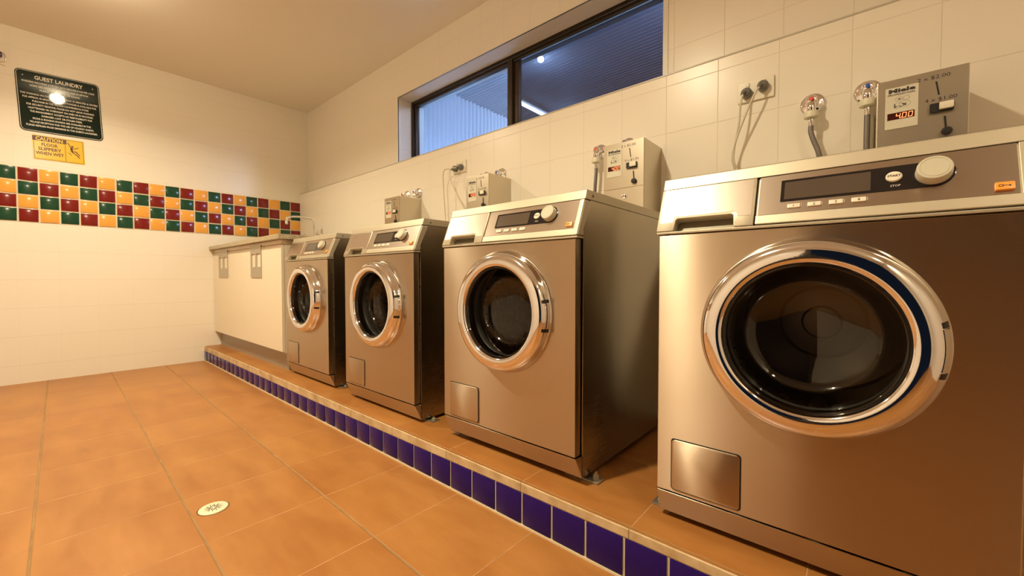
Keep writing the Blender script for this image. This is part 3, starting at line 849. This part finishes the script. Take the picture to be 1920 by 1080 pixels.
# ------------------------------------------------------------------ wall taps and hoses
def make_tap(loc, label, dot, bend):
    root = empty('wall_tap', loc, label, 'tap', 'washing machine taps on the wall')
    b = MB(); b.lathe([(.036, 0), (.0365, .003), (.034, .008), (.028, .011), (.020, .012), (.016, .015), (.0135, .02), (.0135, .040)], lambda x, y, h: (x, -h, y), 40)
    b.build('flange', M['chrome'], root, smooth=60)
    b = MB(); b.tube([(0, -.018, -.004), (0, -.034, -.008), (0, -.042, -.020), (0, -.042, -.036)], .0135, seg=18)
    b.lathe([(.0145, 0), (.0165, .004), (.0165, .016), (.012, .021), (0, .022)], lambda x, y, h: (x, -.030 - h * .85, -.004 + y + h * .35), 24)
    b.build('valve', M['chrome'], root, smooth=60)
    b = MB(); b.lathe([(.0068, .0222), (.006, .0238), (0, .0242)], lambda x, y, h: (x, -.030 - h * .85, -.004 + y + h * .35), 16); b.build('temperature_dot', dot, root)
    b = MB(); b.lathe([(.0145, -.036), (.0205, -.039), (.0215, -.048), (.0205, -.058), (.015, -.061), (.009, -.061)], lambda x, y, h: (x, -.042 + y, h), 28); b.build('collar', M['plastic_cream'], root, smooth=50)
    b = MB(); b.lathe([(.008, -.060), (.0085, -.064), (.0085, -.084), (.0075, -.086)], lambda x, y, h: (x, -.042 + y, h), 20)
    b.build('ferrule', M['chrome'], root)
    b = MB(); b.tube([(0, -.042, -.082), (.0, -.042, -.105), (bend * .35, -.042, -.135), (bend, -.041, -.18), (bend * 1.4, -.038, -.25), (bend * 1.4, -.034, -.42), (bend * 1.2, -.034, -.62)], .0078, seg=14)
    b.build('hose', M['braid'], root, smooth=80)
    return root


taps = [('chrome wall tap with a red dot and curved hose behind the nearest washer', .249, 'red', .022),
        ('chrome wall tap with a blue dot partly hidden by the nearest coin box', .392, 'blue', .0),
        ('chrome wall tap with a red dot left of the coin box with the cash door', -.567, 'red', -.006),
        ('chrome wall tap almost hidden behind the coin box with the cash door', -.425, 'blue', 0),
        ('chrome wall tap showing as a bump over the middle of the second-farthest coin box', -1.33, 'red', 0),
        ('chrome wall tap showing its round flange over the right of the second-farthest coin box', -1.205, 'blue', 0),
        ('chrome wall tap showing as a bump over the middle of the farthest coin box', -2.14, 'red', 0),
        ('chrome wall tap showing its round flange over the right rear of the farthest coin box', -2.0, 'blue', 0)]
for lb, x, c, bd in taps:
    make_tap((x, YB, 1.212), lb, M[c], bd)


# ------------------------------------------------------------------ power points and cords
def outlet(x, z, lb, grp='double power points on the wall'):
    t_ = empty('power_point', (x, YB, z), lb, 'power point', grp)
    MB().poly_prism([(-.059, -.0385), (.059, -.0385), (.059, .0385), (-.059, .0385)], lambda a, c, h: (a, -h, c), 0, .009, bevel=.002).build('plate', M['socket'], t_, wn=True)
    for sx in (-.025, .027):
        MB().poly_prism(rrect(sx - .006, sx + .006, .014, .030, .003, 3), lambda a, c, h: (a, -h, c), .009, .013, bevel=.0015).build('switch', M['socket'], t_)
    return t_


def plug_cord(t_, x, z, pts):
    b = MB(); b.lathe([(.0175, 0), (.0185, .004), (.0180, .020), (.0150, .026), (.009, .030), (0, .031)], lambda u, v, h: (u, -h, v), 26, M['plug'])
    b.tube([(0, -.022, 0), (-.004, -.034, -.003), (-.008, -.040, -.012)], .0058, mat=M['plug']); pg = b.build('plug', None, t_, smooth=50); pg.location = (x - t_.location.x, -.009, z - t_.location.z)
    b = MB(); b.tube([(-.006, -.038, -.008)] + pts, .0036, seg=12); b.build('cord', M['cord'], pg, smooth=80)
    return t_


OUT = outlet(.077, 1.312, 'cream double power point above the nearest washer, left of the red tap')
plug_cord(OUT, .050, 1.302, [(-.012, -.046, -.05), (-.018, -.040, -.12), (-.034, -.030, -.20), (-.036, -.024, -.25), (-.022, -.012, -.30), (-.01, -.012, -.45)])
plug_cord(OUT, .103, 1.314, [(-.022, -.046, -.04), (-.052, -.042, -.11), (-.082, -.034, -.19), (-.094, -.026, -.25), (-.086, -.012, -.31), (-.08, -.012, -.45)])
OUT = outlet(-1.565, 1.318, 'cream double power point between the two farthest coin boxes, below the window')
plug_cord(OUT, -1.592, 1.308, [(-.040, -.062, -.008), (-.058, -.062, -.05), (-.062, -.055, -.12), (-.060, -.050, -.22), (-.060, -.040, -.34), (-.06, -.030, -.45)])
plug_cord(OUT, -1.540, 1.310, [(-.036, -.058, -.012), (-.045, -.062, -.05), (-.020, -.060, -.12), (.040, -.055, -.21), (.105, -.050, -.30), (.14, -.035, -.42)])

# ------------------------------------------------------------------ sink cabinet, worktop, faucet
cab = empty('sink_cabinet', (XW + .002, -.004, 0), 'cream laminate cabinet standing on the tiled platform in the far corner', 'cabinet')
CX1 = 1.600
b = MB(); b.box(.0, CX1, .020, .70, .118, .858); b.build('carcass', M['door'], cab, smooth=0)
MB().box(0, CX1 - .02, .045, .60, -.000, .118).build('kickboard', M['kick'], cab, smooth=0)
MB().box(.0, CX1, .002, .020, .832, .858).build('top_rail', M['door'], cab, smooth=0)


def cab_door(x0, x1, hx0, hx1, kx):
    d = MB().box(x0, x1, 0, .018, .128, .829, bevel=.001).build('door', M['door'], cab, smooth=0)
    # flat metal pull plate with two upright openings
    b = MB(); z0, z1 = .615, .842; y0, y1 = -.006, 0.0
    wv = hx1 - hx0; s0, s1 = .690, .785
    b.box(hx0, hx1, y0, y1, z0, s0); b.box(hx0, hx1, y0, y1, s1, z1)
    b.box(hx0, hx0 + wv * .12, y0, y1, s0, s1); b.box(hx0 + wv * .46, hx0 + wv * .60, y0, y1, s0, s1); b.box(hx1 - wv * .03, hx1, y0, y1, s0, s1)
    b.build('handle', M['handle'], d, smooth=0)
    b = MB(); b.lathe([(.008, 0), (.008, .004), (.005, .006), (0, .006)], lambda x, y, h: (kx + x, -h, .824 + y), 14); b.build('catch', M['chrome_rough'], d)


cab_door(.004, .800, .180, .440, .480)
cab_door(.804, CX1 - .002, 1.020, 1.240, 1.290)
wt = MB().box(XW + .001, -2.405, -.038, .744, .860, .892, bevel=.004).build('worktop', M['stone'], wn=True)
tag(wt, 'long speckled beige stone worktop on the cream cabinet in the corner', 'worktop')
fc = empty('faucet', (-3.5, .66, .892), 'chrome swivel faucet rising behind the worktop in the far corner', 'faucet')
b = MB(); b.lathe([(.026, 0), (.026, .006), (.016, .012), (.013, .03)], lambda x, y, h: (x, y, h), 24)
b.tube([(0, 0, .02), (0, 0, .10), (0, -.002, .20), (0, -.010, .245), (0, -.035, .268), (0, -.09, .275), (0, -.17, .272), (0, -.225, .262), (0, -.245, .245), (0, -.248, .215)], .010, seg=16)
b.build('spout', M['chrome'], fc, smooth=70)
b = MB(); b.lathe([(.013, 0), (.014, .02), (.012, .025), (0, .025)], lambda x, y, h: (x, -.248 + y, .195 + h), 16); b.build('aerator', M['chrome_rough'], fc)
b = MB(); b.tube([(-.09, .0, .10), (.17, .0, .10)], .011, seg=14, smooth=False); b.build('mixer_body', M['chrome'], fc, smooth=60)
for sx in (-.09, .165):
    b = MB(); b.tube([(sx, 0, .10), (sx, -.045, .115)], .010, seg=12, smooth=False)
    for a in (0, PI / 2): b.tube([(sx - .032 * math.cos(a), -.045, .115 - .032 * math.sin(a)), (sx + .032 * math.cos(a), -.045, .115 + .032 * math.sin(a))], .0062, seg=10, smooth=False)
    b.lathe([(.012, 0), (.012, .010), (.008, .014), (0, .014)], lambda x, y, h: (sx + x, -.045 - h, .115 + y), 14)
    b.build('tap_handle', M['chrome'], fc, smooth=50)

# ------------------------------------------------------------------ signs on the left wall
sg = empty('laundry_sign', (XW, -.895, 1.648), 'dark green guest laundry notice with cream lettering on the left wall', 'sign')
sg.rotation_euler = (math.radians(2.6), 0, 0)
FG = lambda a, c, h: (h, a, .215 + c)
MB().poly_prism(rrect(-.205, .205, -.211, .211, .028, 6), FG, .0005, .004).build('board', M['signgreen'], sg, smooth=0)
b = MB(); rr = rrect(-.199, .199, -.205, .205, .024, 6); b.strip(rr + rr[:1], .0028, FG, .0044); b.build('border', M['signcream'], sg, smooth=0)
b = MB(); b.text('GUEST LAUNDRY', FG, .036, h=.0044, bold=.0009, cy=.155, width=.236)
lines = [('WASHING MACHINES & DRYERS EACH REQUIRE $ 4.20 PER LOAD', .126, .355), ('COINS ARE AVAILABLE AT THE VILLAGE RECEPTION', .1015, .285), ('PLEASE USE $1 & $2.00 COINS', .077, .195),
         ('THE WASHING MACHINES TAKE APPROX 35 MINUTES & DRYERS', .043, .378), ('FOR APPROX 45 MINUTES. LAUNDRY POWDER IS AVAILABLE FOR', .019, .360), ('PURCHASE IN THE VILLAGE CONVENIENCE STORE', -.005, .275),
         ('FOR SECURITY REASONS, PLEASE DO NOT LEAVE WASHING', -.029, .330), ('UNATTENDED OR OVERNIGHT ON LINES OR IN MACHINES.', -.053, .318), ('THE MANAGEMENT ACCEPTS NO RESPONSIBILITY FOR', -.077, .305),
         ('DAMAGED, LOST OR STOLEN ITEMS.', -.101, .200), ('IRONS & IRONING BOARDS ARE AVAILABLE IN THE', -.125, .285), ('VILLAGE RECEPTION FOR THE USE OF HOLIDAY GUESTS.', -.149, .315), ('PLEASE REFRAIN FROM SMOKING IN THE GUESTS LAUNDRIES.', -.173, .350)]
for t_, c_, wd in lines: b.text(t_, FG, .0175, h=.0044, bold=.0004, cy=c_, width=wd)
b.build('lettering', M['signcream'], sg, smooth=0)
b = MB()
for sy in (-.17, .17):
    b = MB(); b.lathe([(.004, .004), (.003, .006), (0, .0062)], lambda x, y, h: (h, sy + x, .385 + y), 10); b.build('screw', M['bracket'], sg)

cg = empty('caution_sign', (XW, -.918, 1.458), 'yellow slippery floor caution sign with falling figure, below the green notice', 'sign')
cg.rotation_euler = (math.radians(1.5), 0, 0)
FC = lambda a, c, h: (h, a, c)
MB().poly_prism([(-.126, 0), (.126, 0), (.126, .170), (-.126, .170)], FC, .0005, .003).build('board', M['signyellow'], cg, smooth=0)
b = MB(); b.strip([(-.1195, .006), (.1195, .006), (.1195, .164), (-.1195, .164), (-.1195, .006)], .0022, FC, .0034)
b.strip([(.030, .006), (.030, .164)], .0022, FC, .0034); b.strip([(-.117, .147), (.030, .147)], .031, FC, .0033)
b.build('border', M['signbrown'], cg, smooth=0)
b = MB(); b.text('CAUTION', FC, .034, M['signyellow'], h=.0040, bold=.0011, cx=-.045, cy=.1355, width=.130)
for t_, c_, wd in (('FLOOR', .098, .078), ('SLIPPERY', .067, .112), ('WHEN WET', .036, .134)): b.text(t_, FC, .030, M['signbrown'], h=.0034, bold=.0008, cx=-.046, cy=c_, width=wd)
b.build('lettering', None, cg, smooth=0)
b = MB()
b.lathe([(.0068, .0030), (.0068, .0034), (0, .0034)], lambda x, y, h: (h, .066 + x, .120 + y), 18)
for pts, wd in (([(.044, .145), (.056, .118), (.062, .105)], .0045), ([(.062, .105), (.080, .108), (.096, .118)], .0045), ([(.060, .108), (.063, .086)], .0115), ([(.063, .084), (.083, .086), (.101, .060)], .0058), ([(.063, .080), (.083, .066), (.100, .043)], .0058), ([(.045, .075), (.060, .058)], .0035)):
    b.strip(pts, wd, FC, .0034)
b.build('falling_figure', M['signbrown'], cg, smooth=0)

hk = empty('wall_bracket', (XW, -1.185, 2.075), 'small dark purple wall bracket with wire loops at the left edge', 'bracket')
MB().box(.0, .03, -.05, .018, .030, .062, bevel=.006).build('cap', plain('purple_plastic', (.05, .01, .04), .3), hk)
b = MB(); b.tube([(.014, .014, .060), (.016, .030, .052), (.014, .032, .02), (.012, .024, .004), (.012, -.03, .0)], .0018, seg=8); b.tube([(.004, .0, -.012), (.004, .030, -.022)], .0016, seg=8, smooth=False)
b.build('wire_loop', M['chrome_rough'], hk, smooth=70)

# ------------------------------------------------------------------ floor drain
dn = empty('floor_drain', (-1.178, -.665, ZF), 'round cream metal floor drain grate set in the terracotta floor', 'drain')
FZ = lambda x, y, h: (x, y, h)
MB().lathe([(.040, .0002), (.039, .0022), (.036, .0028), (0, .0028)], FZ, 40).build('grate', M['drain'], dn, smooth=40)
b = MB(); rt = .45
for k in range(6):
    a = rt + k * PI / 3; c_, s_ = math.cos(a), math.sin(a)
    b.strip([(c_ * .006, s_ * .006), (c_ * .013, s_ * .013)], .0032, FZ, .0032)
    for d_ in (-.27, .27):
        c2, s2 = math.cos(a + d_), math.sin(a + d_); b.strip([(c2 * .015, s2 * .015), (c2 * .0235, s2 * .0235)], .0022, FZ, .0032)
    c3, s3 = math.cos(a + .52), math.sin(a + .52); b.strip([(c3 * .009, s3 * .009), (c3 * .0165, s3 * .0165)], .0022, FZ, .0032)
b.build('slots', M['black'], dn, smooth=0)
b = MB(); b.lathe([(.0405, .0004), (.0425, .0006)], FZ, 40); b.build('rim', M['black'], dn)
